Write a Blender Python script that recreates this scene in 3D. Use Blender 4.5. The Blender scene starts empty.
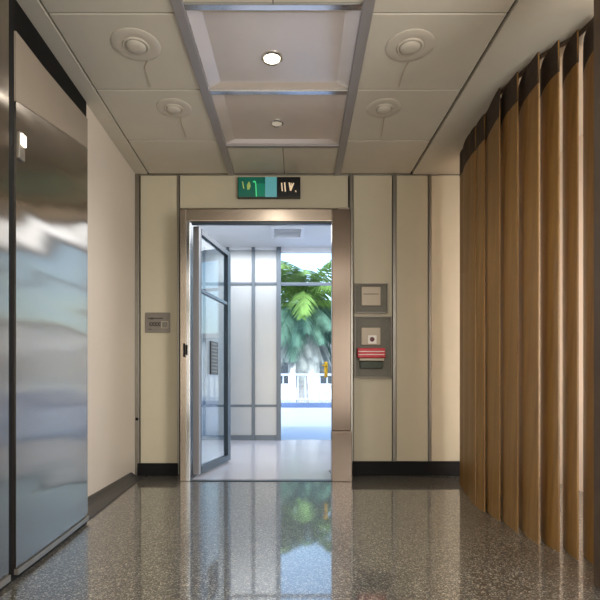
import bpy, bmesh, math, random
from mathutils import Vector, Matrix
random.seed(7)
S = bpy.context.scene
COL = S.collection
F, CX, CY, EYE = 500.0, 282.0, 386.0, 0.757      # focal (px), vanishing point, eye height
WALL = 4.25                                       # depth of the far wall
CEIL = 2.56

def at(px, py, Y):
    return Vector(((px-CX)*Y/F, Y, EYE-(py-CY)*Y/F))
def X_(px, Y): return (px-CX)*Y/F
def Z_(py, Y): return EYE-(py-CY)*Y/F

# ------------------------------------------------------------------ materials
def lin(c):
    c = c/255.0
    return c/12.92 if c <= 0.04045 else ((c+0.055)/1.055)**2.4
def rgb(r, g, b): return (lin(r), lin(g), lin(b), 1)

def mat(name, col, rough=0.5, metal=0.0, noise=0.05, scale=6.0, coat=0.0, spec=0.5, emit=None, estr=0.0, aniso=0.0, bump=0.0, bscale=200):
    m = bpy.data.materials.new(name); m.use_nodes = True
    nt = m.node_tree; b = nt.nodes['Principled BSDF']
    tc = nt.nodes.new('ShaderNodeTexCoord')
    if noise:
        n = nt.nodes.new('ShaderNodeTexNoise'); n.inputs['Scale'].default_value = scale
        n.inputs['Detail'].default_value = 4
        nt.links.new(tc.outputs['Object'], n.inputs['Vector'])
        r = nt.nodes.new('ShaderNodeValToRGB')
        r.color_ramp.elements[0].position = 0.3; r.color_ramp.elements[1].position = 0.7
        r.color_ramp.elements[0].color = tuple(x*(1-noise) for x in col[:3])+(1,)
        r.color_ramp.elements[1].color = tuple(min(1, x*(1+noise)) for x in col[:3])+(1,)
        nt.links.new(n.outputs['Fac'], r.inputs['Fac'])
        nt.links.new(r.outputs['Color'], b.inputs['Base Color'])
    else:
        b.inputs['Base Color'].default_value = col
    b.inputs['Roughness'].default_value = rough
    b.inputs['Metallic'].default_value = metal
    b.inputs['Specular IOR Level'].default_value = spec
    b.inputs['Coat Weight'].default_value = coat
    b.inputs['Coat Roughness'].default_value = 0.1
    if aniso:
        b.inputs['Anisotropic'].default_value = aniso
    if emit:
        b.inputs['Emission Color'].default_value = emit
        b.inputs['Emission Strength'].default_value = estr
    if bump:
        n2 = nt.nodes.new('ShaderNodeTexNoise'); n2.inputs['Scale'].default_value = bscale
        nt.links.new(tc.outputs['Object'], n2.inputs['Vector'])
        bp = nt.nodes.new('ShaderNodeBump'); bp.inputs['Strength'].default_value = bump
        bp.inputs['Distance'].default_value = 0.002
        nt.links.new(n2.outputs['Fac'], bp.inputs['Height'])
        nt.links.new(bp.outputs['Normal'], b.inputs['Normal'])
    return m

def terrazzo():
    m = bpy.data.materials.new('terrazzo'); m.use_nodes = True
    nt = m.node_tree; b = nt.nodes['Principled BSDF']; L = nt.links.new
    tc = nt.nodes.new('ShaderNodeTexCoord')
    v = nt.nodes.new('ShaderNodeTexVoronoi'); v.inputs['Scale'].default_value = 150
    v.inputs['Randomness'].default_value = 1
    nz = nt.nodes.new('ShaderNodeTexNoise'); nz.inputs['Scale'].default_value = 60
    mx = nt.nodes.new('ShaderNodeMix'); mx.data_type = 'VECTOR'; mx.inputs['Factor'].default_value = 0.02
    L(tc.outputs['Object'], mx.inputs['A']); L(nz.outputs['Color'], mx.inputs['B']); L(tc.outputs['Object'], nz.inputs['Vector'])
    L(mx.outputs['Result'], v.inputs['Vector'])
    sep = nt.nodes.new('ShaderNodeSeparateColor'); L(v.outputs['Color'], sep.inputs['Color'])
    r = nt.nodes.new('ShaderNodeValToRGB'); cr = r.color_ramp; cr.interpolation = 'CONSTANT'
    cols = [(0, rgb(52, 50, 46)), (0.2, rgb(92, 88, 81)), (0.42, rgb(126, 122, 112)), (0.62, rgb(152, 147, 134)), (0.8, rgb(110, 109, 104)), (0.92, rgb(172, 166, 152))]
    cr.elements[0].position = 0; cr.elements[0].color = cols[0][1]
    cr.elements[1].position = cols[1][0]; cr.elements[1].color = cols[1][1]
    for p, c in cols[2:]:
        e = cr.elements.new(p); e.color = c
    L(sep.outputs['Red'], r.inputs['Fac'])
    # grout between the chips
    gr = nt.nodes.new('ShaderNodeMath'); gr.operation = 'LESS_THAN'; gr.inputs[1].default_value = 0.5
    L(v.outputs['Distance'], gr.inputs[0])
    m2 = nt.nodes.new('ShaderNodeMix'); m2.data_type = 'RGBA'
    m2.inputs['A'].default_value = rgb(50, 47, 43); L(gr.outputs[0], m2.inputs['Factor']); L(r.outputs['Color'], m2.inputs['B'])
    L(m2.outputs['Result'], b.inputs['Base Color'])
    b.inputs['Roughness'].default_value = 0.36
    b.inputs['Specular IOR Level'].default_value = 0.5
    b.inputs['Coat Weight'].default_value = 1.0; b.inputs['Coat Roughness'].default_value = 0.04; b.inputs['Coat IOR'].default_value = 1.95
    return m

def brushed(name, col, rough, aniso, rot=0.0, wave=0.0, streak=0.04, axis='Z'):
    """brushed sheet metal: fine vertical grain, anisotropic sheen, slight oil-canning"""
    m = bpy.data.materials.new(name); m.use_nodes = True
    nt = m.node_tree; b = nt.nodes['Principled BSDF']; L = nt.links.new
    tc = nt.nodes.new('ShaderNodeTexCoord')
    mp = nt.nodes.new('ShaderNodeMapping'); mp.inputs['Scale'].default_value = (60, 60, 0.8) if axis == 'Z' else (0.8, 60, 60)
    L(tc.outputs['Object'], mp.inputs['Vector'])
    n = nt.nodes.new('ShaderNodeTexNoise'); n.inputs['Scale'].default_value = 3; n.inputs['Detail'].default_value = 6
    L(mp.outputs['Vector'], n.inputs['Vector'])
    r = nt.nodes.new('ShaderNodeValToRGB')
    r.color_ramp.elements[0].color = tuple(x*(1-streak) for x in col[:3])+(1,)
    r.color_ramp.elements[1].color = tuple(min(1, x*(1+streak)) for x in col[:3])+(1,)
    L(n.outputs['Fac'], r.inputs['Fac']); L(r.outputs['Color'], b.inputs['Base Color'])
    b.inputs['Metallic'].default_value = 1; b.inputs['Roughness'].default_value = rough
    b.inputs['Anisotropic'].default_value = aniso; b.inputs['Anisotropic Rotation'].default_value = rot
    tg = nt.nodes.new('ShaderNodeTangent'); tg.direction_type = 'RADIAL'; tg.axis = 'Z'
    L(tg.outputs['Tangent'], b.inputs['Tangent'])
    if wave:
        mp2 = nt.nodes.new('ShaderNodeMapping'); mp2.inputs['Scale'].default_value = (0.6, 0.6, 3.0)
        L(tc.outputs['Object'], mp2.inputs['Vector'])
        n2 = nt.nodes.new('ShaderNodeTexNoise'); n2.inputs['Scale'].default_value = 1.6; n2.inputs['Detail'].default_value = 1
        L(mp2.outputs['Vector'], n2.inputs['Vector'])
        bp = nt.nodes.new('ShaderNodeBump'); bp.inputs['Strength'].default_value = wave; bp.inputs['Distance'].default_value = 0.05
        L(n2.outputs['Fac'], bp.inputs['Height']); L(bp.outputs['Normal'], b.inputs['Normal'])
    return m

def glass(name, tint=(0.93, 0.97, 0.98, 1), rough=0.02, r0=0.025):
    m = bpy.data.materials.new(name); m.use_nodes = True
    nt = m.node_tree; nt.nodes.clear(); L = nt.links.new
    o = nt.nodes.new('ShaderNodeOutputMaterial'); t = nt.nodes.new('ShaderNodeBsdfTransparent'); t.inputs[0].default_value = tint
    g = nt.nodes.new('ShaderNodeBsdfGlossy'); g.inputs['Roughness'].default_value = rough
    lw = nt.nodes.new('ShaderNodeLayerWeight'); lw.inputs['Blend'].default_value = 0.5
    pw = nt.nodes.new('ShaderNodeMath'); pw.operation = 'POWER'; pw.inputs[1].default_value = 4
    L(lw.outputs['Facing'], pw.inputs[0])
    fr = nt.nodes.new('ShaderNodeMath'); fr.operation = 'MULTIPLY_ADD'; fr.inputs[1].default_value = 0.5; fr.inputs[2].default_value = r0
    L(pw.outputs[0], fr.inputs[0])
    mx = nt.nodes.new('ShaderNodeMixShader'); L(fr.outputs[0], mx.inputs[0]); L(t.outputs[0], mx.inputs[1]); L(g.outputs[0], mx.inputs[2])
    L(mx.outputs[0], o.inputs[0])
    return m

def frosted(name):
    m = bpy.data.materials.new(name); m.use_nodes = True
    nt = m.node_tree; b = nt.nodes['Principled BSDF']; L = nt.links.new
    o = nt.nodes['Material Output']
    b.inputs['Base Color'].default_value = rgb(196, 200, 204); b.inputs['Roughness'].default_value = 0.33; b.inputs['Metallic'].default_value = 0.85
    tc = nt.nodes.new('ShaderNodeTexCoord'); n = nt.nodes.new('ShaderNodeTexNoise'); n.inputs['Scale'].default_value = 1.3
    L(tc.outputs['Object'], n.inputs['Vector'])
    r = nt.nodes.new('ShaderNodeValToRGB'); r.color_ramp.elements[0].color = rgb(186, 192, 200); r.color_ramp.elements[1].color = rgb(214, 212, 206)
    L(n.outputs['Fac'], r.inputs['Fac']); L(r.outputs['Color'], b.inputs['Base Color'])
    tr = nt.nodes.new('ShaderNodeBsdfTranslucent'); tr.inputs[0].default_value = rgb(225, 226, 222)
    mx = nt.nodes.new('ShaderNodeMixShader'); mx.inputs[0].default_value = 0.2
    L(b.outputs[0], mx.inputs[1]); L(tr.outputs[0], mx.inputs[2]); L(mx.outputs[0], o.inputs[0])
    return m

def wood():
    m = bpy.data.materials.new('golden_brown_slat'); m.use_nodes = True
    nt = m.node_tree; b = nt.nodes['Principled BSDF']; L = nt.links.new
    tc = nt.nodes.new('ShaderNodeTexCoord')
    mp = nt.nodes.new('ShaderNodeMapping'); mp.inputs['Scale'].default_value = (14, 14, 0.5)
    L(tc.outputs['Object'], mp.inputs['Vector'])
    n = nt.nodes.new('ShaderNodeTexNoise'); n.inputs['Scale'].default_value = 2.5; n.inputs['Detail'].default_value = 5
    L(mp.outputs['Vector'], n.inputs['Vector'])
    r = nt.nodes.new('ShaderNodeValToRGB')
    r.color_ramp.elements[0].position = 0.3; r.color_ramp.elements[0].color = rgb(120, 86, 42)
    r.color_ramp.elements[1].position = 0.72; r.color_ramp.elements[1].color = rgb(150, 113, 59)
    L(n.outputs['Fac'], r.inputs['Fac']); L(r.outputs['Color'], b.inputs['Base Color'])
    b.inputs['Roughness'].default_value = 0.42
    return m

M = dict(
    cream=mat('cream_paint', rgb(192, 183, 160), 0.5, noise=0.02),
    cream_l=mat('pale_cream_paint', rgb(228, 216, 202), 0.45, noise=0.02, scale=2),
    ceil=mat('ceiling_paint', rgb(200, 193, 178), 0.6, noise=0.02),
    dark=mat('dark_seam', rgb(40, 37, 33), 0.7, noise=0.0),
    black=mat('black_rubber', rgb(16, 16, 17), 0.6, noise=0.1, spec=.2),
    cove=mat('charcoal_vinyl', rgb(44, 43, 45), 0.35, noise=0.06),
    strip=brushed('grey_trim', rgb(150, 146, 138), 0.35, 0.3),
    steel=brushed('brushed_steel', rgb(158, 150, 140), 0.2, 0.95, rot=0.0, wave=0.17),
    jamb=brushed('bronze_steel', rgb(182, 170, 156), 0.26, 0.4),
    chrome=mat('polished_steel', rgb(205, 208, 212), 0.16, metal=1, noise=0.02),
    alu=mat('grey_aluminium', rgb(112, 120, 128), 0.35, metal=0.7, noise=0.03),
    alu_d=mat('dark_aluminium', rgb(66, 74, 82), 0.35, metal=0.6, noise=0.03),
    frame=mat('ceiling_frame_metal', rgb(158, 154, 154), 0.4, metal=0.4, noise=0.02),
    tray=mat('satin_ceiling_panel', rgb(214, 202, 192), 0.22, metal=0.3, noise=0.02),
    white=mat('white_plastic', rgb(196, 188, 174), 0.4, noise=0.01),
    floor2=mat('pale_polished_floor', rgb(196, 194, 202), 0.14, noise=0.03, scale=1.2, spec=0.6),
    terr=terrazzo(), glass=glass('clear_glass'), glass_ar=glass('low_reflection_glass', r0=0.003), frost=frosted('frosted_panel'), slat=wood(),
    top_shade=mat('dark_brown_top_shade', rgb(52, 38, 24), 0.7, noise=0.15, scale=12),  # shade at the slat tops, put into the colour
    fascia=mat('taupe_fascia', rgb(138, 126, 112), 0.4, noise=0.03),
    jamb_d=brushed('dark_bronze_steel', rgb(118, 105, 95), 0.22, 0.5),
    balu=mat('balustrade_paint', rgb(168, 176, 194), 0.5, noise=0.03),
    post=mat('dark_walnut', rgb(74, 58, 42), 0.5, noise=0.15, scale=10),
    plate=mat('pewter_plate', rgb(128, 122, 114), 0.35, metal=0.5, noise=0.05, scale=30),
    ink=mat('dark_lettering', rgb(62, 56, 52), 0.5, noise=0),
    niche=mat('niche_olive_grey', rgb(104, 100, 88), 0.5, noise=0.06, scale=20),
    beige=mat('beige_plastic', rgb(186, 172, 152), 0.45, noise=0.02),
    wht=mat('white_card', rgb(235, 230, 222), 0.5, noise=0.01),
    red=mat('red_plastic', rgb(196, 30, 42), 0.4, noise=0.05),
    dgreen=mat('dark_green_plastic', rgb(52, 62, 48), 0.5, noise=0.08),
    brass=mat('brass', rgb(214, 172, 52), 0.25, metal=0.9, noise=0.04),
    sgreen=mat('sign_green', rgb(12, 92, 78), 0.3, noise=0.06, scale=30, emit=rgb(8, 100, 80), estr=0.25),
    sgreen2=mat('sign_bright_green', rgb(16, 120, 96), 0.3, noise=0.05, emit=rgb(10, 130, 100), estr=0.3),
    steal=mat('sign_teal', rgb(96, 160, 164), 0.3, noise=0.05, emit=rgb(90, 170, 180), estr=0.35),
    sblack=mat('sign_black', rgb(16, 17, 22), 0.3, noise=0.05),
    glyph=mat('sign_glyph_cream', rgb(226, 206, 176), 0.4, noise=0, emit=rgb(230, 205, 170), estr=0.5),
    glyphy=mat('sign_glyph_green', rgb(170, 184, 110), 0.4, noise=0, emit=rgb(160, 185, 100), estr=0.3),
    glyphg=mat('sign_glyph_mint', rgb(90, 220, 150), 0.4, noise=0, emit=rgb(60, 210, 130), estr=0.5),
    lampw=mat('warm_lamp_lens', rgb(255, 240, 215), 0.3, noise=0, emit=(1, 0.86, 0.66, 1), estr=6),
    lampd=mat('dim_lamp_lens', rgb(235, 225, 205), 0.3, noise=0, emit=(1, 0.86, 0.7, 1), estr=0.12),
    terrace=mat('terrace_concrete', rgb(176, 184, 200), 0.5, noise=0.06, scale=0.8),
    kerb=mat('blue_grey_kerb', rgb(70, 92, 132), 0.6, noise=0.1, scale=2),
    rail=mat('white_rail', rgb(226, 228, 232), 0.5, noise=0.03),
    render_w=mat('white_render', rgb(222, 224, 226), 0.7, noise=0.05, scale=1),
    leaf=mat('palm_green', rgb(112, 146, 78), 0.5, spec=.1, noise=0.35, scale=3),
    leaf_d=mat('palm_blue_green', rgb(88, 122, 108), 0.5, spec=.1, noise=0.3, scale=3),
    leaf_g=mat('palm_dry_grey', rgb(176, 182, 178), 0.7, spec=.1, noise=0.2, scale=4),
    trunk=mat('palm_trunk_bark', rgb(196, 192, 186), 0.85, noise=0.3, scale=14),
    hedge=mat('hedge_green', rgb(120, 150, 118), 0.7, noise=0.4, scale=9),
)

# ------------------------------------------------------------------ mesh helpers
def nb(): return bmesh.new()
def add_box(bm, x0, x1, y0, y1, z0, z1, bev=0.0):
    t = bmesh.new()
    bmesh.ops.create_cube(t, size=1.0)
    for v in t.verts:
        v.co = Vector(((x0+x1)/2+v.co.x*(x1-x0), (y0+y1)/2+v.co.y*(y1-y0), (z0+z1)/2+v.co.z*(z1-z0)))
    if bev:
        bmesh.ops.bevel(t, geom=t.edges[:], offset=bev, segments=2, affect='EDGES', profile=0.6)
    me = bpy.data.meshes.new('t'); t.to_mesh(me); t.free(); bm.from_mesh(me); bpy.data.meshes.remove(me)
    return bm
def box(*a, **k): return add_box(nb(), *a, **k)
def add_prism(bm, pts_a, pts_b):
    """close the loops a and b (same length) into a solid"""
    a = [bm.verts.new(p) for p in pts_a]; b = [bm.verts.new(p) for p in pts_b]; n = len(a)
    bm.faces.new(a); bm.faces.new(b[::-1])
    for i in range(n):
        j = (i+1) % n
        bm.faces.new((a[i], b[i], b[j], a[j]))
    bmesh.ops.recalc_face_normals(bm, faces=bm.faces[:])
    return bm
def add_tube(bm, pts, r, seg=8):
    pts = [Vector(p) for p in pts]; rings = []
    for i, p in enumerate(pts):
        d = (pts[min(i+1, len(pts)-1)]-pts[max(i-1, 0)]).normalized()
        u = d.orthogonal().normalized(); w = d.cross(u)
        rr = r[i] if isinstance(r, (list, tuple)) else r
        rings.append([bm.verts.new(p+(u*math.cos(2*math.pi*k/seg)+w*math.sin(2*math.pi*k/seg))*rr) for k in range(seg)])
    for i in range(len(rings)-1):
        # match the nearest start vertex so rings do not twist
        k0 = min(range(seg), key=lambda k: (rings[i+1][k].co-pts[i+1]-(rings[i][0].co-pts[i])).length)
        rings[i+1] = rings[i+1][k0:]+rings[i+1][:k0]
        for k in range(seg):
            bm.faces.new((rings[i][k], rings[i][(k+1) % seg], rings[i+1][(k+1) % seg], rings[i+1][k]))
    bm.faces.new(rings[0][::-1]); bm.faces.new(rings[-1])
    bmesh.ops.recalc_face_normals(bm, faces=bm.faces[:])
    return bm
def add_lathe(bm, prof, c=(0, 0, 0), seg=40):
    c = Vector(c); rings = []
    for r, z in prof:
        if r < 1e-5: rings.append([bm.verts.new(c+Vector((0, 0, z)))])
        else: rings.append([bm.verts.new(c+Vector((r*math.cos(2*math.pi*k/seg), r*math.sin(2*math.pi*k/seg), z))) for k in range(seg)])
    for a, b in zip(rings, rings[1:]):
        for k in range(seg):
            k2 = (k+1) % seg
            if len(a) == 1 and len(b) == 1: continue
            if len(a) == 1: bm.faces.new((a[0], b[k], b[k2]))
            elif len(b) == 1: bm.faces.new((a[k], b[0], a[k2]))
            else: bm.faces.new((a[k], b[k], b[k2], a[k2]))
    bmesh.ops.recalc_face_normals(bm, faces=bm.faces[:])
    return bm

def obj(name, bm, m, parent=None, smooth=False):
    me = bpy.data.meshes.new(name)
    if bm.verts:
        lo = Vector([min(v.co[i] for v in bm.verts) for i in range(3)]); hi = Vector([max(v.co[i] for v in bm.verts) for i in range(3)])
        c = (lo+hi)/2; c.z = lo.z
    else: c = Vector()
    for v in bm.verts: v.co -= c
    if smooth:
        for f in bm.faces: f.smooth = True
    bm.to_mesh(me); bm.free()
    me.materials.append(m)
    if smooth and hasattr(me, 'set_sharp_from_angle'): me.set_sharp_from_angle(angle=math.radians(35))
    o = bpy.data.objects.new(name, me); COL.objects.link(o); o.location = c
    if parent:
        o.parent = parent
        w = Vector(); p = parent
        while p: w += p.location; p = p.parent
        o.location = c-w
    return o
def tag(o, label, cat, group=None, kind=None):
    o['label'] = label; o['category'] = cat
    if group: o['group'] = group
    if kind: o['kind'] = kind
    return o
def thing(name, label, cat, loc=(0, 0, 0), group=None):
    o = bpy.data.objects.new(name, None); COL.objects.link(o); o.location = loc; o.empty_display_size = 0.1
    return tag(o, label, cat, group)
def struct(name, bm, m, parent=None, label=None, smooth=False):
    o = obj(name, bm, m, parent, smooth)
    if not parent: o['kind'] = 'structure'
    if label: o['label'] = label; o['category'] = name.split('_')[0]
    return o
def dup(root, loc, label, group=None):
    r = root.copy(); COL.objects.link(r); r.location = loc; r['label'] = label
    if group: r['group'] = group
    for ch in list(root.children):
        c = ch.copy(); COL.objects.link(c); c.parent = r
        for g in ch.children:
            d = g.copy(); COL.objects.link(d); d.parent = c
    return r

# ------------------------------------------------------------------ room shell
BK = -1.6          # back of the room, behind the camera
XL, XR = -1.248, 2.15
DY0, DY1 = 3.97, 4.48        # door frame depth range
ox0, ox1 = X_(190, 3.97), X_(332, 3.97)
ztop = Z_(221, 3.97)

struct('floor', box(XL-.15, XR+.15, BK-.15, DY1-.002, -0.12, 0), M['terr'], label='grey speckled polished terrazzo floor of the lobby')
struct('floor_corridor', add_box(box(-1.35, 1.75, DY1, 7.02, -0.12, 0.002), ox0+.006, ox1+.02, DY0+.05, DY1, -.01, .002), M['floor2'], label='pale polished floor beyond the doorway')
struct('wall_left', box(XL-.15, XL, BK, WALL+.15, 0, CEIL+.1), M['cream_l'], label='plain cream wall on the left behind the steel panels')
struct('wall_right', box(XR, XR+.15, BK, WALL+.15, 0, CEIL+.1), M['cream_l'], label='cream wall behind the slatted blind')
struct('wall_behind', box(XL-.15, XR+.15, BK-.15, BK, 0, CEIL+.1), M['cream'], label='cream wall behind the viewer')

# far wall: backing with the doorway cut out, panels with seams standing proud of it
bm = nb()
fx0, fx1 = X_(181, WALL), X_(349, WALL)
add_box(bm, XL, fx0, WALL+.02, WALL+.15, 0, CEIL+.1)
add_box(bm, fx1, XR, WALL+.02, WALL+.15, 0, CEIL+.1)
add_box(bm, fx0, fx1, WALL+.02, WALL+.15, 2.25, CEIL+.1)
wall = struct('wall_back', bm, M['dark'], label='far wall of cream panels around the doorway')
def panel(a, b, z0, z1):
    obj('wall_panel', box(X_(a, WALL), X_(b, WALL), WALL, WALL+.022, z0, z1, bev=.003), M['cream'], wall)
zc = Z_(175.5, WALL)
panel(140.5, 177, 0.0, zc)
panel(180, 348, Z_(208, WALL), zc)
panel(353.5, 392, 0.0, zc)
panel(396.5, 428, 0.0, zc)
panel(431.5, 461, 0.0, zc)
obj('wall_panel', box(X_(462.5, WALL), XR, WALL, WALL+.022, 0, zc, bev=.003), M['cream'], wall)
k = 1
for a, b in ((135.2, 139.6), (177.4, 179.4), (349.5, 352.8), (392.6, 396), (428.4, 431)):
    struct('trim_%d' % k, box(X_(a, WALL), X_(b, WALL), WALL-.012, WALL+.02, 0.0, zc, bev=.002), M['strip'],
           label=['grey metal strip in the left corner of the far wall', 'thin metal strip left of the doorway', 'metal strip right of the doorway', 'metal strip beside the recessed boxes', 'rightmost metal strip of the far wall'][k-1]); k += 1
struct('trim_6', box(XL, XR, WALL-.006, WALL+.02, zc, CEIL, bev=.001), M['strip'], label='thin strip along the top of the far wall')
struct('baseboard_back_left', box(X_(138, WALL), X_(178.5, WALL), WALL-.025, WALL, 0, Z_(463, WALL), bev=.003), M['black'], label='black baseboard left of the doorway')
struct('baseboard_back_right', box(X_(352, WALL), X_(465, WALL), WALL-.025, WALL, 0, Z_(461, WALL), bev=.003), M['black'], label='black baseboard right of the doorway')

# left baseboard: sloping charcoal cove from the wall down on to the floor
bm = nb()
prof = [(XL, 0.0), (XL, 0.045), (XL+.012, 0.045), (XL+.028, 0.032), (XL+.06, 0.02), (XL+.15, 0.008), (XL+.168, 0.0)]
add_prism(bm, [(x, 2.84, z) for x, z in prof], [(x if x < XL+.03 else XL+.03+(x-XL-.03)*.55, 4.12, z) for x, z in prof])
struct('baseboard_left', bm, M['cove'], label='charcoal coved skirting along the left wall')

# ceiling: backing plus modelled tiles with open seams
bm = nb()
ct = .03
bays = [(2.385, 3.06), (3.06, 3.735)]
hx = .50
add_box(bm, XL-.15, -hx, BK-.15, WALL+.15, CEIL+ct, CEIL+.14)
add_box(bm, hx, XR+.15, BK-.15, WALL+.15, CEIL+ct, CEIL+.14)
add_box(bm, -hx, hx, BK-.15, 2.385, CEIL+ct, CEIL+.14)
add_box(bm, -hx, hx, 3.735, WALL+.15, CEIL+ct, CEIL+.14)
add_box(bm, -hx, hx, 2.385, 3.735, CEIL+.145, CEIL+.2)
ceil = struct('ceiling', bm, M['dark'], label='cream tiled ceiling of the lobby')
def skew(bm, wt=None):
    for v in bm.verts:
        if abs(v.co.x) < .56: v.co.x += .02-.0335*(4.21-v.co.y)
    return bm
rows = [BK, -.72, -.09, .54, 1.17, 1.795, 2.42, 3.045, 3.675, WALL]
g = .005
bm = nb()
for y0, y1 in zip(rows, rows[1:]):
    add_box(bm, -1.135+g, -.475, y0+g, y1-g, CEIL, CEIL+ct, bev=.004)
    add_box(bm, .475, 1.09, y0+g, y1-g, CEIL, CEIL+ct, bev=.004)
add_box(bm, XL, -1.135-g, BK, WALL, CEIL-.002, CEIL+ct, bev=.003)
add_box(bm, 1.108, XR, BK, WALL, CEIL-.004, CEIL+ct, bev=.004)
for a, b in ((3.77, 4.0), (4.0, WALL)): pass
for x0, x1 in ((-.425, 0), (0, .425)):
    add_box(bm, x0+.002, x1-.002, 3.77, WALL-.005, CEIL, CEIL+ct, bev=.004)
    for a, b in ((BK, -.4), (-.4, 1.0), (1.0, 2.35)):
        add_box(bm, x0+.002, x1-.002, a, b, CEIL, CEIL+ct, bev=.003)
obj('ceiling_tile', skew(bm), M['ceil'], ceil)
# the long grey bars of the middle bay
n = 7
for x, lab in ((-.45, 'long grey ceiling bar left of the middle bay'), (.45, 'long grey ceiling bar right of the middle bay')):
    struct('trim_%d' % n, skew(box(x-.028, x+.028, BK, WALL-.008, CEIL-.014, CEIL+.02, bev=.005)), M['frame'], label=lab); n += 1
for y, lab in ((2.37, 'nearest bright ceiling cross bar'), (3.06, 'middle bright ceiling cross bar'), (3.75, 'farthest ceiling cross bar')):
    struct('trim_%d' % n, skew(box(-.423, .423, y-.02, y+.02, CEIL-.01, CEIL+.03, bev=.004)), M['chrome'] if y < 3.5 else M['frame'], label=lab); n += 1

# satin trays between the bars, each a shallow recess with sloping sides
for i, (y0, y1) in enumerate(((2.391, 3.039), (3.081, 3.729))):
    a = (-.421, .421); ins = .075; h = .022
    t = thing('ceiling_tray', ['shallow satin metal ceiling tray with the bright downlight', 'shallow satin metal ceiling tray with the dim downlight, nearer the doorway'][i], 'ceiling panel', (0, (y0+y1)/2, CEIL))
    bm = nb()
    lo = [(a[0], y0), (a[1], y0), (a[1], y1), (a[0], y1)]
    hi = [(a[0]+ins, y0+ins*.7), (a[1]-ins, y0+ins*.7), (a[1]-ins, y1-ins*.5), (a[0]+ins, y1-ins*.5)]
    vl = [bm.verts.new((x, y, CEIL+.004)) for x, y in lo]; vh = [bm.verts.new((x, y, CEIL+h)) for x, y in hi]
    vo = [bm.verts.new((x, y, CEIL+h+.03)) for x, y in lo]
    for q in range(4):
        r = (q+1) % 4
        bm.faces.new((vl[q], vl[r], vh[r], vh[q])); bm.faces.new((vl[q], vo[q], vo[r], vl[r]))
    bm.faces.new(vo); bmesh.ops.recalc_face_normals(bm, faces=bm.faces[:])
    obj('tray_side', skew(bm), M['tray'], t)
    obj('tray_panel', skew(box(a[0]+ins-.002, a[1]-ins+.002, y0+ins*.7-.002, y1-ins*.5+.002, CEIL+h-.001, CEIL+h+.02)), M['tray'], t)
ZT = CEIL+.021
def downlight(loc, r, lens, label):
    t = thing('downlight', label, 'downlight', loc, 'downlights in the middle ceiling bay')
    x, y, z = loc
    obj('trim_ring', add_lathe(nb(), [(r*1.0, 0), (r*1.28, 0), (r*1.3, -.006), (r*1.12, -.01), (r*1.0, -.006), (r, 0)], loc), M['chrome'], t, True)
    obj('lens', add_lathe(nb(), [(0, -.004), (r*.6, -.0045), (r*.99, -.003), (r*.99, 0), (0, 0)], loc), lens, t, True)
y1 = (ZT-EYE)*F/(CY-58); downlight((X_(272, y1), y1, ZT), .045, M['lampw'], 'bright lit recessed downlight in the nearer ceiling tray')
y2 = (ZT-EYE)*F/(CY-123); downlight((X_(277, y2), y2, ZT), .035, M['lampd'], 'small faint recessed downlight in the farther ceiling tray')

# round ceiling fittings
def fitting(loc, R, label, cable, off=(.02, .02)):
    x, y, z = loc
    t = thing('ceiling_fitting', label, 'ceiling fitting', loc, 'round ceiling fittings')
    obj('base_ring', add_lathe(nb(), [(R*.50, 0), (R*.50, -.004), (R*.56, -.006), (R*.95, -.006), (R, -.003), (R, 0)], loc), M['white'], t, True)
    obj('inner_ring', add_lathe(nb(), [(R*.44, -.002), (R*.44, -.008), (R*.47, -.012), (R*.52, -.012), (R*.55, -.008), (R*.55, -.002)], loc), M['white'], t, True)
    obj('dome', add_lathe(nb(), [(0, -.024), (R*.2, -.023), (R*.36, -.019), (R*.42, -.012), (R*.43, -.001), (0, -.001)], (x+off[0], y+off[1], z)), M['white'], t, True)
    x2, y2 = cable
    obj('cable', add_tube(nb(), [(x+R*.2, y+R*.98, z-.004), ((x+x2)/2+.006, (y+y2)/2, z-.004), (x2, y2, z-.004)], .0025, 6), M['beige'], t)
def cp(px, py):
    Y = (CEIL-EYE)*F/(CY-py); return (X_(px, Y), Y, CEIL)
for px, py, R, lab, c in ((136, 45, .128, 'round white ceiling fitting on the left tiles, nearer the viewer', (150, 86)),
                       (174, 108, .112, 'round white ceiling fitting on the left tiles, nearer the doorway', (186, 137)),
                       (410, 46, .128, 'round white ceiling fitting on the right tiles, nearer the viewer', (399, 86)),
                       (384, 108, .112, 'round white ceiling fitting on the right tiles, nearer the doorway', (381, 137))):
    c2 = cp(*c); fitting(cp(px, py), R, lab, (c2[0], c2[1]), (0, 0))

# ------------------------------------------------------------------ doorway frame and glass door
fr = thing('door_1', 'wide brushed metal door frame around the open doorway', 'door frame', ((ox0+ox1)/2, DY0, 0)); fr['kind'] = 'structure'
jl0, jr1 = X_(180, DY0), X_(351, DY0); zf = Z_(209, DY0)
obj('jamb', box(jl0, ox0-.03, DY0, DY0+.10, 0, zf, bev=.004), M['jamb'], fr)
obj('jamb_return', box(jl0+.01, ox0-.032, DY0+.10, DY1, 0, 2.2), M['alu_d'], fr)
obj('jamb_edge', box(ox0-.0295, ox0+.001, DY0-.012, DY0+.03, 0, ztop, bev=.004), M['chrome'], fr)
obj('jamb', box(ox1, jr1, DY0, DY0+.07, Z_(431, DY0), zf, bev=.005), M['jamb_d'], fr)
obj('jamb_return', box(ox1+.055, jr1-.004, DY0+.07, DY1, 0, 2.2), M['jamb'], fr)
obj('jamb_plinth', box(ox1-.004, jr1+.006, DY0-.022, DY0+.07, 0, Z_(431, DY0)-.002, bev=.004), M['jamb_d'], fr)
obj('header', box(ox0-.029, ox1-.0005, DY0, DY0+.05, ztop+.0, zf, bev=.004), M['jamb'], fr)
bm = nb()
pr = [(DY0+.05, zf-.02), (DY0+.05, zf-.002), (WALL+.02, 2.27), (WALL+.02, 2.25)]
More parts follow.
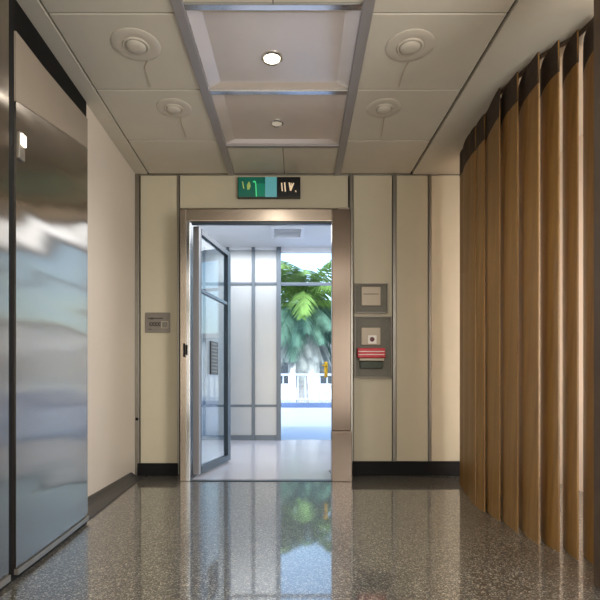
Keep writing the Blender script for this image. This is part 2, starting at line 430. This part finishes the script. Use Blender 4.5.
add_prism(bm, [(jl0+.01, y, z) for y, z in pr], [(jr1-.004, y, z) for y, z in pr])
obj('head_cover', bm, M['jamb'], fr)
obj('head_track', box(ox0+.01, ox1-.002, DY0+.012, DY0+.048, ztop-.02, ztop-.0005), M['alu_d'], fr)
obj('threshold', box(ox0+.006, ox1-.005, DY0-.012, DY0+.049, 0.0, .006, bev=.002), M['alu_d'], fr)
# little black latch on the left jamb
lt = box(X_(183.6, DY0), X_(185.4, DY0), DY0-.02, DY0+.002, Z_(357, DY0), Z_(343.5, DY0), bev=.002)
add_box(lt, X_(186.2, DY0), X_(187.8, DY0), DY0-.024, DY0+.002, Z_(355, DY0), Z_(345, DY0), bev=.002)
obj('latch_plate', lt, M['black'], fr)

# the leaf, swung open into the corridor along the left side
L0 = Vector((X_(196, 4.16), 4.16, 0)); L1 = Vector((X_(228.5, 5.0), 5.0, 0))
dv = (L1-L0).normalized(); nv = Vector((dv.y, -dv.x, 0))
W = (L1-L0).length; LT = 2.085
def leafbox(u0, u1, z0, z1, th, off=0.0, bm=None):
    bm = bm or nb()
    A = [L0+dv*u0+nv*(off-th/2), L0+dv*u1+nv*(off-th/2), L0+dv*u1+nv*(off+th/2), L0+dv*u0+nv*(off+th/2)]
    add_prism(bm, [p+Vector((0, 0, z0)) for p in A], [p+Vector((0, 0, z1)) for p in A])
    return bm
leaf = thing('door_2', 'grey framed glass door swung open into the corridor', 'door', tuple(L0)); leaf['kind'] = 'structure'
sw = .075
obj('hinge_stile', leafbox(0, sw*.55, .02, LT, .05), M['frame'], leaf)
obj('stile', leafbox(sw*.555, sw, .02, LT, .04), M['alu_d'], leaf)
obj('stile', leafbox(W-sw*1.1, W, .02, LT, .045), M['alu_d'], leaf)
obj('rail', leafbox(sw, W-sw*1.1, LT-.045, LT, .045), M['alu_d'], leaf)
obj('rail', leafbox(sw, W-sw*1.1, .02, .075, .045), M['alu_d'], leaf)
obj('rail', leafbox(sw, W-sw*1.1, 1.555, 1.58, .035), M['alu'], leaf)
obj('glass_pane', leafbox(sw, W-sw*1.1, .075, LT-.045, .01), M['glass'], leaf)
v = leafbox(.20, .62, 1.0-.0, 1.0+.001, .001)
v.free()
vs = leafbox(.30, .50, .86, 1.16, .012, .014)
vs2 = obj('sign_plate', vs, M['sblack'], leaf)
bb = nb()
for q in range(9):
    z = .885+q*.031
    leafbox(.32, .47+random.uniform(-.03, .02), z, z+.009, .004, .0225, bb)
obj('sign_lettering', bb, M['plate'], vs2)

# ------------------------------------------------------------------ corridor beyond
FY = 7.0
CZ = Z_(248, FY)
struct('wall_corridor_left', box(-1.35, -1.25, DY1-.0, FY+.1, 0, CZ+.1), M['render_w'], label='pale wall on the left of the corridor')
struct('wall_corridor_right', box(1.62, 1.75, DY1, FY+.1, 0, CZ+.1), M['render_w'], label='pale wall on the right of the corridor')
struct('ceiling_corridor', box(-1.35, 1.75, DY1, FY+.1, CZ, CZ+.1), M['render_w'], label='pale ceiling of the corridor')
struct('wall_corridor_front', box(-1.35, 1.75, WALL+.16, DY1, 2.25, CZ+.1), M['render_w'], label='pale wall above the doorway on the corridor side')
bm = box(-1.35, jl0, WALL+.16, DY1, 0, 2.25); add_box(bm, jr1, 1.75, WALL+.16, DY1, 0, 2.25)
struct('wall_corridor_sides', bm, M['render_w'], label='pale wall beside the doorway on the corridor side')

fac = thing('window_1', 'full height framed glazing at the far end of the corridor', 'window', (0, FY, 0)); fac['kind'] = 'structure'
ztr = Z_(284, FY)
def mull(a, b, z0=0, z1=None, m='alu', d=.05):
    obj('mullion', box(X_(a, FY), X_(b, FY), FY-d, FY+d, z0, z1 or CZ, bev=.004), M[m], fac)
mull(203, 206); mull(226.5, 229.5); mull(251.8, 255); mull(276.5, 281, m='alu', d=.07); mull(333, 338); mull(372, 376)
spans = [(-1.25, X_(203, FY)), (X_(206, FY), X_(226.5, FY)), (X_(229.5, FY), X_(251.8, FY)), (X_(255, FY), X_(276.5, FY)), (X_(281, FY), X_(333, FY)), (X_(338, FY), X_(372, FY)), (X_(376, FY), 1.62)]
for i, (a, b) in enumerate(spans):
    solid = i < 4
    obj('transom', box(a, b, FY-.03, FY+.03, ztr-.018, ztr+.018, bev=.003), M['alu'], fac)
    obj('top_rail', box(a, b, FY-.03, FY+.03, CZ-.07 if not solid else CZ-.035, CZ, bev=.003), M['rail'], fac)
    if solid: obj('bottom_rail', box(a, b, FY-.045, FY+.045, 0, .07, bev=.003), M['alu'], fac)
    if solid: obj('kick_rail', box(a, b, FY-.02, FY+.02, Z_(407, FY), Z_(404.5, FY), bev=.002), M['alu'], fac)
    p = obj('frosted_panel' if solid else 'glass_pane', box(a, b, FY-.006, FY+.006, 0.07 if solid else 0.0, CZ-.036), M['frost'] if solid else M['glass_ar'], fac)
# brass lever on the far glass door
hp = at(326, 366, FY-.03)
hb = add_lathe(nb(), [(0, -.02), (.028, -.018), (.03, 0), (0, 0)], (0, 0, 0), 20)
bmesh.ops.rotate(hb, verts=hb.verts[:], cent=(0, 0, 0), matrix=Matrix.Rotation(math.radians(-90), 3, 'X'))
bmesh.ops.translate(hb, verts=hb.verts[:], vec=hp)
add_tube(hb, [hp, hp+Vector((0, -.045, 0)), hp+Vector((-.015, -.055, 0)), hp+Vector((-.06, -.055, .012))], .011, 10)
add_box(hb, hp.x-.024, hp.x+.024, FY-.036, FY-.024, hp.z-.16, hp.z+.06, bev=.006)
add_tube(hb, [hp+Vector((0, -.012, -.10)), hp+Vector((0, -.03, -.10))], .016, 12)
obj('door_handle', hb, M['brass'], fac, True)

# ceiling vent in the corridor
va, vb = 6.02, 6.48
vt = thing('ceiling_vent', 'square white air vent in the corridor ceiling', 'vent', (X_(288, 6.25), 6.25, CZ))
vx0, vx1 = X_(271, 6.25), X_(304, 6.25)
bm = box(vx0, vx1, va, va+.05, CZ-.025, CZ); add_box(bm, vx0, vx1, vb-.05, vb, CZ-.025, CZ)
add_box(bm, vx0, vx0+.04, va+.05, vb-.05, CZ-.025, CZ); add_box(bm, vx1-.04, vx1, va+.05, vb-.05, CZ-.025, CZ)
obj('vent_frame', bm, M['rail'], vt)
bm = nb()
for q in range(6):
    y = va+.075+q*.055
    add_prism(bm, [(vx0+.04, y, CZ-.016), (vx0+.04, y+.03, CZ-.004), (vx0+.04, y+.034, CZ-.006), (vx0+.04, y+.004, CZ-.02)], [(vx1-.04, y, CZ-.016), (vx1-.04, y+.03, CZ-.004), (vx1-.04, y+.034, CZ-.006), (vx1-.04, y+.004, CZ-.02)])
obj('louvre', bm, M['rail'], vt)

# ------------------------------------------------------------------ outside
struct('terrace', box(-9, 12, 7.02, 18.0, -.12, -.002), M['terrace'], label='sunlit pale paved terrace outside the glazing')
struct('ground', box(-30, 40, 18.0, 45, -.3, -.004), M['terrace'], label='pale ground beyond the kerb')
struct('trim_20', box(-9, 12, 17.6, 17.9, -.002, .16, bev=.02), M['kerb'], label='low blue grey kerb at the edge of the terrace')
rl = thing('railing', 'white balustrade behind the palm at the terrace edge', 'railing', (.8, 17.75, .16))
obj('top_rail', box(-5, 8, 17.70, 17.80, 1.12, 1.2, bev=.01), M['balu'], rl)
obj('bottom_rail', box(-5, 8, 17.71, 17.79, .26, .32, bev=.01), M['balu'], rl)
px = -4.9
proto = None
while px < 7.95:
    if proto is None:
        proto = obj('baluster', add_lathe(nb(), [(0, .16), (.03, .16), (.03, .3), (.05, .45), (.028, .75), (.028, 1.12), (0, 1.12)], (px, 17.75, 0), 10), M['balu'], rl, True); x_first = px
    else:
        b = proto.copy(); COL.objects.link(b); b.parent = rl; b.location.x = proto.location.x+(px-x_first)
    px += .26
# pale building and hedge behind
bd = thing('building', 'pale low building far beyond the balustrade', 'building', (3, 32, 0))
obj('wall', box(-14, 18, 32, 38, -.05, 4.2), M['render_w'], bd)
obj('roof_edge', box(-14.3, 18.3, 31.6, 38.3, 4.2, 4.6, bev=.05), M['frame'], bd)
for q in range(8):
    w = obj('window', box(-12+q*3.6, -10.4+q*3.6, 31.93, 32.0, .9, 3.0), M['alu_d'], bd)
    obj('sill', box(-12.1+q*3.6, -10.3+q*3.6, 31.85, 32.0, .8, .9), M['rail'], w)
def shrub(x, y, s, label):
    bm = nb(); rng = random.Random(int(x*100))
    for q in range(900):
        d = Vector((rng.gauss(0, 1), rng.gauss(0, 1), rng.gauss(0, 1))).normalized()*s*rng.uniform(.6, 1)
        p = Vector((x, y, s*.75))+Vector((d.x*1.3, d.y*.8, d.z*.8))
        if p.z < -.04: continue
        u = Vector((rng.uniform(-1, 1), rng.uniform(-1, 1), rng.uniform(-1, 1))).normalized()*s*.09
        w = u.orthogonal()*.5
        vs = [bm.verts.new(p-u), bm.verts.new(p+w), bm.verts.new(p+u), bm.verts.new(p-w)]
        bm.faces.new(vs)
    add_tube(bm, [(x, y, -.05), (x+.02, y, s*.5)], .05, 8)
    o = obj('shrub', bm, M['hedge'])
    tag(o, label, 'shrub')
shrub(-2.2, 24, 1.0, 'rounded pale green shrub behind the balustrade, left of the palm trunk')
shrub(4.6, 24, 1.0, 'rounded pale green shrub behind the balustrade, right of the palm trunk')

# palm
PY = 19.0
pc = at(302, 306, PY)
PS = 2.05
palm = thing('palm_tree', 'bushy green palm tree with drooping fronds outside the glazing', 'palm tree', (pc.x, PY, 0))
bm = nb()
tp = []; tr = []
for q in range(15):
    z = q/14*pc.z*1.0
    tp.append((pc.x+.03*math.sin(q), PY, z)); tr.append(.24-.05*q/14+(.012 if q % 2 else 0))
add_tube(bm, tp, tr, 14); obj('trunk', bm, M['trunk'], palm, True)
def frond(base, az, el, length, droop, nl, leaflen, hang=.35):
    bm = nb(); rng = random.Random(int(az*1000+el*77))
    pts = []; d = Vector((math.cos(az)*math.cos(el), math.sin(az)*math.cos(el), math.sin(el)))
    p = Vector(base); n = 16
    for q in range(n+1):
        pts.append(p.copy()); p = p+d*(length/n)
        d = (d+Vector((0, 0, -droop/n))).normalized()
    add_tube(bm, pts, [.014*(1-q/n)+.003 for q in range(n+1)], 5)
    for q in range(nl):
        f = .12+.88*q/nl; t = f*n; i = min(int(t), n-1)
        p = pts[i].lerp(pts[i+1], t-i); dd = (pts[i+1]-pts[i]).normalized()
        side = dd.cross(Vector((0, 0, 1)))
        if side.length < .1: side = Vector((math.sin(az), -math.cos(az), 0))
        side.normalize()
        for s in (-1, 1):
            ll = leaflen*(math.sin(math.pi*(.15+.8*f)))*rng.uniform(.8, 1.1)
            ld = (side*s*.85+dd*.6+Vector((0, 0, -hang+rng.uniform(-.15, .15)))).normalized()
            w = dd*.03
            mid = p+ld*ll*.5; tip = p+ld*ll+Vector((0, 0, -ll*.25))
            a = [bm.verts.new(p-w*.6), bm.verts.new(p+w*.6), bm.verts.new(mid+w), bm.verts.new(mid-w), bm.verts.new(tip)]
            bm.faces.new((a[0], a[1], a[2], a[3])); bm.faces.new((a[3], a[2], a[4]))
    return bm
rng = random.Random(3)
for q in range(26):
    az = q*2.39996+rng.uniform(-.2, .2); el = rng.uniform(.35, 1.25)
    obj('frond', frond(pc, az, el, PS*rng.uniform(1.2, 1.6), rng.uniform(1.5, 2.3), 52, .82), M['leaf'], palm)
for q in range(26):
    az = q*2.39996+1.1; el = rng.uniform(-.45, .3)
    obj('frond', frond(pc+Vector((0, 0, -.1)), az, el, PS*rng.uniform(1.1, 1.4), rng.uniform(1.3, 1.9), 48, .8, .7), M['leaf_d'], palm)
for q in range(30):
    az = q*2.39996+.4; el = rng.uniform(-1.2, -.7)
    obj('frond', frond(pc+Vector((0, 0, -.25)), az, el, PS*rng.uniform(.9, 1.35), rng.uniform(.6, 1.2), 44, .7, .9), M['leaf_g'], palm)

# ------------------------------------------------------------------ steel panels on the left
XS = -1.05
Ya, Yb = 1.955, 2.765
def sx(y):       # gently bowed face line of the steel
    t = (y-1.2)/(Yb-1.2)
    return -1.03-.045*t+.012*math.sin(math.pi*t)
def face_sheet(y0, y1, zlo, zhi, th, n=14, nz=1, dx=0.0):
    """sheet following the bowed line; zlo and zhi are functions of y"""
    bm = nb(); ring = []
    for i in range(n+1):
        y = y0+(y1-y0)*i/n; x = sx(y)+dx
        ring.append([bm.verts.new((x, y, zlo(y))), bm.verts.new((x, y, zhi(y))), bm.verts.new((x-th, y, zhi(y))), bm.verts.new((x-th, y, zlo(y)))])
    for a, b in zip(ring, ring[1:]):
        for q in range(4):
            bm.faces.new((a[q], a[(q+1) % 4], b[(q+1) % 4], b[q]))
    bm.faces.new(ring[0]); bm.faces.new(ring[-1][::-1])
    bmesh.ops.recalc_face_normals(bm, faces=bm.faces[:])
    return bm
def lerp_tab(tab):
    def f(y):
        if y <= tab[0][0]: return tab[0][1]
        for (a, za), (b, zb) in zip(tab, tab[1:]):
            if y <= b: return za+(zb-za)*(y-a)/(b-a)
        return tab[-1][1]
    return f
steel_top = lerp_tab([(1.2, 1.66), (1.92, 1.862), (2.77, 2.07)])
fas_top = lerp_tab([(1.2, 2.13), (1.95, 2.145), (2.2, 2.16), (2.45, 2.19), (2.77, 2.235)])
sp = thing('steel_panel', 'large brushed steel wall panel with blurred reflections on the left', 'wall panel', (XS, 2.35, 0), 'steel wall panels')
obj('steel_sheet', face_sheet(Ya, Yb, lambda y: .045, steel_top, .03), M['steel'], sp, True)
obj('fascia', face_sheet(Ya, Yb, lambda y: steel_top(y)+.003, fas_top, .03), M['fascia'], sp, True)
obj('bottom_strip', face_sheet(Ya, Yb+.005, lambda y: .018, lambda y: .040, .03, dx=.008), M['plate'], sp)
sp2 = thing('steel_panel', 'narrow strip of steel panel at the left edge, nearest the viewer', 'wall panel', (XS, 1.6, 0), 'steel wall panels')
obj('steel_sheet', face_sheet(1.25, 1.90, lambda y: .045, lambda y: fas_top(y)+.25, .03), M['steel'], sp2, True)
obj('bottom_strip', face_sheet(1.25, 1.90, lambda y: .016, lambda y: .040, .03, dx=.008), M['plate'], sp2)
bm = nb()
add_box(bm, XL, -1.085, 1.25, Yb-.03, 0, 2.1)
add_box(bm, XL, -1.048, 1.9, 1.955, 0, CEIL-.003)
obj_b = struct('trim_21', bm, M['black'], label='black backing and joint between the steel panels')
struct('trim_22', face_sheet(1.25, Yb, lambda y: 0.0, lambda y: .0155, .03, dx=-.004), M['black'], label='black shadow gap under the steel panels')
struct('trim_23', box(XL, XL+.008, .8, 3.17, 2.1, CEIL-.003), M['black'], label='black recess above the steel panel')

lp = at(18.5, 148, 0)
wy = 1.965
wl = thing('wall_light', 'small lit warm lamp high on the left steel panel beside the black joint', 'wall light', (sx(1.99), 1.99, 1.70))
zz = Z_(147, 2.0)
obj('lamp_housing', box(sx(2.0), sx(2.0)+.012, 1.962, 2.004, zz-.06, zz+.045, bev=.004), M['plate'], wl)
obj('lamp_lens', box(sx(2.0)+.0125, sx(2.0)+.02, 1.966, 2.0, zz-.005, zz+.04, bev=.003), mat('small_lamp_lens', rgb(255, 240, 220), .3, noise=0, emit=(1, .88, .7, 1), estr=3.5), wl)

# ------------------------------------------------------------------ slatted blind on the right
R = [(463, 148, 488), (469, 134, 497), (475, 126, 506), (484, 114, 512), (499, 88, 521), (517, 72, 533), (538, 52, 545), (558, 40, 552), (577, 30, 560), (596, 12, 567)]
bl = thing('vertical_blind', 'tall curved blind of golden brown vertical slats along the right side', 'blind', (1.35, 2.9, 0))
ZB0, ZB1 = 0.003, CEIL-.02
def top_pt(px, py):
    Y = (ZB1-EYE)*F/(CY-py); return Vector((X_(px, Y), Y, ZB1))
def bot_pt(px, py):
    Y = (EYE-ZB0)*F/(py-CY); return Vector((X_(px, Y), Y, ZB0))
prev = (461, 153, 484)
for i, (px, pt, pb) in enumerate(R):
    gap = 0 if i < 4 else [.4, .8, 1.4, 2.2, 4.5, 6][i-4]
    Rt, Rb = top_pt(px, pt), bot_pt(px, pb)
    pl = prev[0]+gap
    Pt, Pb = top_pt(prev[0], prev[1]), bot_pt(prev[0], prev[2])
    dt = .15 if i > 3 else .10
    # left edge: just past the previous slat's near edge, but set further back
    def back(P, dy): return Vector((X_(pl, P.y+dy), P.y+dy, P.z))
    Lt, Lb = back(Pt, dt), back(Pb, dt)
    bm = nb(); n = 8
    def row(A, B):
        out = []
        across = (B-A); nrm = Vector((across.y, -across.x, 0)).normalized()
        if nrm.x > 0: nrm = -nrm
        for q in range(n+1):
            t = q/n
            out.append(A+across*t+nrm*(.016*math.sin(math.pi*t)))
        return out, nrm
    tops, nr = row(Lt, Rt); bots, nr2 = row(Lb, Rb)
    th = .007
    grid = []
    nh = 10
    for h in range(nh+1):
        f = h/nh
        fr_ = [b.lerp(t, f) for b, t in zip(bots, tops)]
        nn = nr2.lerp(nr, f).normalized()
        grid.append([bm.verts.new(p) for p in fr_]+[bm.verts.new(p-nn*th) for p in reversed(fr_)])
    m_ = len(grid[0])
    for a, b in zip(grid, grid[1:]):
        for q in range(m_):
            bm.faces.new((a[q], a[(q+1) % m_], b[(q+1) % m_], b[q]))
    bm.faces.new(grid[0][::-1]); bm.faces.new(grid[-1])
    bmesh.ops.recalc_face_normals(bm, faces=bm.faces[:])
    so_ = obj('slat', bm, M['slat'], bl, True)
    hb_ = nb(); n_ = n+1; hz = .93  # dark sleeve on each slat top, standing in for the shade there
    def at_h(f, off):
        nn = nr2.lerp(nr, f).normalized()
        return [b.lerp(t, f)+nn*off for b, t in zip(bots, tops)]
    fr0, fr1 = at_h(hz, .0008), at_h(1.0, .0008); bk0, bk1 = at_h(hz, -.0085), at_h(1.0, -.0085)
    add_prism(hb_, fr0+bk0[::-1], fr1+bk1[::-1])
    obj('top_shade', hb_, M['top_shade'], so_, True)
    prev = (px, pt, pb)
# curved head track carrying the slats
trk = [top_pt(px, pt)+Vector((.03, .06, 0)) for px, pt, pb in R]
bm = nb(); add_tube(bm, [p+Vector((0, 0, .006)) for p in trk], .012, 8)
obj('head_track', bm, M['post'], bl)
pp = box(X_(593, 1.90), X_(593, 1.90)+.16, 1.76, 1.90, 0, CEIL-.003, bev=.006)
tag(obj('wooden_post', pp, M['post']), 'dark brown upright post at the right edge in front of the blind', 'post')

# ------------------------------------------------------------------ fittings on the far wall
# exit sign
SYY = WALL-.05
sg = thing('exit_sign', 'green and black illuminated exit sign above the doorway', 'sign', (X_(269, SYY), SYY, Z_(197.5, SYY)))
obj('housing', box(X_(237.5, SYY), X_(300.5, SYY), SYY+.002, WALL, Z_(197.2, SYY), Z_(176.8, SYY), bev=.003), M['sblack'], sg)
def sbox(a, b, t, d=.01, y=SYY, bm=None, bot=None):
    return add_box(bm or nb(), X_(a, y), X_(b, y), y-d, y+.004, Z_(bot, y), Z_(t, y))
gp = obj('green_panel', sbox(238.5, 265, 177.5, bot=197), M['sgreen'], sg)
obj('teal_panel', sbox(265.2, 276.8, 177.5, bot=197), M['steal'], sg)
bp_ = obj('black_panel', sbox(277, 299.6, 177.5, bot=197), M['sblack'], sg)
def stroke(pts, w, bm, y=SYY-.0125):
    for (a, b), (c, d) in zip(pts, pts[1:]):
        p, q = at(a, b, y), at(c, d, y)
        dd = (q-p).normalized(); nn = Vector((-dd.z, 0, dd.x))*w*y/F/2; e = Vector((0, .0025, 0))
        add_prism(bm, [p-nn-e, q-nn-e, q+nn-e, p+nn-e], [p-nn+e, q-nn+e, q+nn+e, p+nn+e])
    return bm
bm = stroke([(242.5, 181.5), (243.8, 188.5)], 1.1, nb())
obj('pictogram', bm, M['glyphy'], gp)
bm = stroke([(247.8, 189.5), (247.6, 185), (249.2, 182), (250, 186), (248.6, 189.5)], 1.2, nb()); stroke([(248.7, 183.5), (248.6, 188)], 1.4, bm)
obj('pictogram', bm, M['glyphy'], gp)
obj('green_block', sbox(257.2, 264.9, 184, .0115, bot=196.9), M['sgreen2'], gp)
bm = stroke([(253.2, 182), (255, 181.2), (255.8, 184), (256.4, 196.6)], 1.1, nb())
obj('doorway_mark', bm, M['glyphg'], gp)
bm = stroke([(281.6, 183), (282.3, 191)], 1.2, nb()); stroke([(284.6, 182.4), (285.4, 191.5)], 1.3, bm)
stroke([(289.2, 182.6), (290.6, 190.6), (293.6, 183)], 1.3, bm); stroke([(291.2, 183), (291, 187)], 1.0, bm); stroke([(295.6, 190.5), (296, 192)], .9, bm)
obj('lettering', bm, M['glyph'], bp_)

# metal plaque on the left panel
PQ = WALL-.012
pq = thing('wall_plaque', 'small grey metal plaque with dark lettering left of the doorway', 'plaque', (X_(157.5, PQ), PQ, Z_(332, PQ)))
obj('plate', box(X_(145, PQ), X_(170, PQ), PQ, WALL, Z_(332.5, PQ), Z_(312.5, PQ), bev=.003), M['plate'], pq)
def inkbox(a, b, t, bo, y, m, par, name, d=.003):
    return obj(name, box(X_(a, y), X_(b, y), y-d, y+.001, Z_(bo, y), Z_(t, y)), M[m], par)
obj('lettering', stroke([(148, 318.4), (150, 318.4)], .9, nb(), PQ-.002), M['ink'], pq)
obj('lettering', stroke([(150.05, 318.5), (153.5, 318.5)], 1.7, nb(), PQ-.002), M['ink'], pq)
obj('lettering', stroke([(153.55, 318.4), (163, 318.4)], .9, nb(), PQ-.002), M['ink'], pq)
for a, b in ((149.5, 152), (152.6, 155), (155.4, 157.6), (158.2, 160.6)):
    obj('letter', stroke([(b, 322.8), (a+.3, 322.8), (a+.3, 325.4), (b, 325.4)], .9, nb(), PQ-.002), M['ink'], pq)
obj('lettering', stroke([(148.5, 329.2), (151.5, 329.2)], .7, nb(), PQ-.002), M['ink'], pq)
bm = stroke([(161.5, 321.5), (168, 321.5), (168, 328), (161.5, 328), (161.5, 321.5)], .5, nb(), PQ-.002)
obj('raised_outline', bm, M['beige'], pq)

# recessed boxes right of the doorway
BY = WALL
def frame_box(bm, a, b, t, bo, w, y0, y1):
    add_box(bm, X_(a, BY), X_(b, BY), y0, y1, Z_(t+w, BY), Z_(t, BY), bev=.002)
    add_box(bm, X_(a, BY), X_(b, BY), y0, y1, Z_(bo, BY), Z_(bo-w, BY), bev=.002)
    add_box(bm, X_(a, BY), X_(a+w, BY), y0, y1, Z_(bo-w, BY), Z_(t+w, BY), bev=.002)
    add_box(bm, X_(b-w, BY), X_(b, BY), y0, y1, Z_(bo-w, BY), Z_(t+w, BY), bev=.002)
    return bm
b1 = thing('wall_box', 'small framed grey wall box with a beige plate, upper of two', 'wall box', (X_(371, BY), BY, Z_(313, BY)))
obj('frame', frame_box(nb(), 354, 387.5, 284, 313.5, 1.0, BY-.028, BY), M['plate'], b1)
obj('back_plate', box(X_(355.4, BY), X_(386.1, BY), BY-.008, BY, Z_(312, BY), Z_(285.4, BY)), M['niche'], b1)
q1 = obj('cover_plate', box(X_(361, BY), X_(380, BY), BY-.026, BY-.008, Z_(306, BY), Z_(287.5, BY), bev=.004), M['beige'], b1)
obj('slot', box(X_(363, BY), X_(378, BY), BY-.0275, BY-.025, Z_(295, BY), Z_(294.2, BY)), M['niche'], q1)
b2 = thing('wall_box', 'tall grey wall box with a red striped unit inside, lower of two', 'wall box', (X_(372, BY), BY, Z_(378, BY)))
obj('frame', frame_box(nb(), 354, 391, 316.8, 378, 1.0, BY-.028, BY), M['plate'], b2)
obj('back_plate', box(X_(355.3, BY), X_(389.7, BY), BY-.008, BY, Z_(376.7, BY), Z_(318.1, BY)), M['niche'], b2)
q2 = obj('cover_plate', box(X_(361, BY), X_(380, BY), BY-.022, BY-.008, Z_(345, BY), Z_(328, BY), bev=.003), M['beige'], b2)
w2 = box(X_(367.5, BY), X_(376, BY), BY-.026, BY-.0215, Z_(344, BY), Z_(335.6, BY), bev=.001)
obj('white_label', w2, M['wht'], q2)
db = add_lathe(nb(), [(0, .006), (.012, .006), (.019, .003), (.02, 0), (0, 0)], (0, 0, 0), 20)
bmesh.ops.rotate(db, verts=db.verts[:], cent=(0, 0, 0), matrix=Matrix.Rotation(math.radians(90), 3, 'X'))
bmesh.ops.translate(db, verts=db.verts[:], vec=Vector((X_(371.6, BY), BY-.0262, Z_(339.6, BY))))
o = obj('push_button', db, mat('dark_red_button', rgb(92, 30, 38), .35, noise=.1, scale=60), q2, True); o['label'] = 'dark red round button'
un = nb()
add_box(un, X_(356.5, BY), X_(384, BY), BY-.06, BY-.008, Z_(358.2, BY), Z_(348.5, BY), bev=.006)
ru = obj('red_unit', un, M['red'], b2); ru['label'] = 'red unit with white stripes'
bm = nb()
for t in (351.6, 354.6):
    add_box(bm, X_(357.5, BY), X_(383, BY), BY-.0625, BY-.058, Z_(t+.75, BY), Z_(t, BY))
obj('stripe', bm, M['wht'], ru)
obj('lower_lip', box(X_(358.5, BY), X_(383, BY), BY-.05, BY-.008, Z_(361, BY), Z_(358.4, BY), bev=.003), M['beige'], b2)
obj('green_holder', box(X_(359.5, BY), X_(382, BY), BY-.035, BY-.008, Z_(368.5, BY), Z_(361.2, BY), bev=.006), M['dgreen'], b2)

# small dark stud on the corner strip of the far wall
st = add_lathe(nb(), [(0, .016), (.009, .014), (.013, .006), (.013, 0), (0, 0)], (0, 0, 0), 18)
bmesh.ops.rotate(st, verts=st.verts[:], cent=(0, 0, 0), matrix=Matrix.Rotation(math.radians(90), 3, 'X'))
bmesh.ops.translate(st, verts=st.verts[:], vec=Vector((X_(137, WALL-.012), WALL-.0125, Z_(419, WALL-.012))))
tag(obj('wall_stud', st, M['black'], None, True), 'tiny dark knob low on the grey strip in the left corner', 'knob')

# ------------------------------------------------------------------ lights
def area(name, loc, rot, sx_, sy_, e, col):
    l = bpy.data.lights.new(name, 'AREA'); l.shape = 'RECTANGLE'; l.size = sx_; l.size_y = sy_; l.energy = e; l.color = col
    o = bpy.data.objects.new(name, l); COL.objects.link(o); o.location = loc; o.rotation_euler = rot
    return o
def point(name, loc, e, col, r=.05):
    l = bpy.data.lights.new(name, 'POINT'); l.energy = e; l.color = col; l.shadow_soft_size = r
    o = bpy.data.objects.new(name, l); COL.objects.link(o); o.location = loc; return o
def spot(name, loc, e, col, ang, blend=.8, r=.04):
    l = bpy.data.lights.new(name, 'SPOT'); l.energy = e; l.color = col; l.spot_size = math.radians(ang); l.spot_blend = blend; l.shadow_soft_size = r
    o = bpy.data.objects.new(name, l); COL.objects.link(o); o.location = loc; return o
WARM = (1, .95, .87)
spot('lobby_downlight_lamp', (X_(272, y1), y1, ZT-.03), 45, WARM, 150)
area('lobby_rear_fill', (.2, -.4, CEIL-.05), (0, 0, 0), 2.2, 2.2, 46, (1, .98, .93))  # unseen fill under the ceiling, added to brighten the lobby
area('lobby_back_fill', (.2, BK+.1, 1.1), (math.radians(90), 0, 0), 2.6, 1.8, 30, (1, .98, .93))  # fill added behind the camera to light ceiling and walls evenly
area('lobby_side_fill', (1.75, .1, 1.25), (math.radians(90), 0, math.radians(60)), 1.2, 1.8, 68, (1, .99, .96))  # unseen fill added to brighten the left wall
area('corridor_fill', (.2, 5.6, CZ-.03), (0, 0, 0), 2.4, 2.0, 58, (.92, .96, 1))  # fill added to lift the corridor, no fixture modelled
area('blind_rear_fill', (1.9, 2.2, 1.2), (math.radians(90), 0, math.radians(-22)), .35, 2.2, 34, (1, .84, .76)).data.spread = math.radians(75)  # area light added behind the slats to brighten their gaps

sun = bpy.data.lights.new('sun', 'SUN'); sun.energy = 2.2; sun.angle = math.radians(1.5); sun.color = (1, .96, .9)
so = bpy.data.objects.new('sun', sun); COL.objects.link(so); so.rotation_euler = (math.radians(42), 0, math.radians(-25))

w = bpy.data.worlds.new('sky'); S.world = w; w.use_nodes = True
nt = w.node_tree; bg = nt.nodes['Background']
sky = nt.nodes.new('ShaderNodeTexSky'); sky.sky_type = 'NISHITA'; sky.sun_disc = False
sky.sun_elevation = math.radians(48); sky.sun_rotation = math.radians(160); sky.air_density = 1.2; sky.dust_density = 2.5
nt.links.new(sky.outputs['Color'], bg.inputs['Color']); bg.inputs['Strength'].default_value = 0.6

# ------------------------------------------------------------------ camera
cam = bpy.data.cameras.new('camera'); cam.lens = 30.0; cam.sensor_width = 36.0; cam.sensor_fit = 'HORIZONTAL'
cam.shift_x = (300-CX)/600.0; cam.shift_y = (CY-300)/600.0
cam.clip_start = .02
co = bpy.data.objects.new('camera', cam); COL.objects.link(co)
co.location = (0, 0, EYE); co.rotation_euler = (math.radians(90), 0, 0)
S.camera = co
S.view_settings.view_transform = 'Standard'
S.view_settings.look = 'None'
S.view_settings.exposure = 0.0
S.cycles.max_bounces = 10
S.cycles.transparent_max_bounces = 12
S.cycles.sample_clamp_indirect = 4
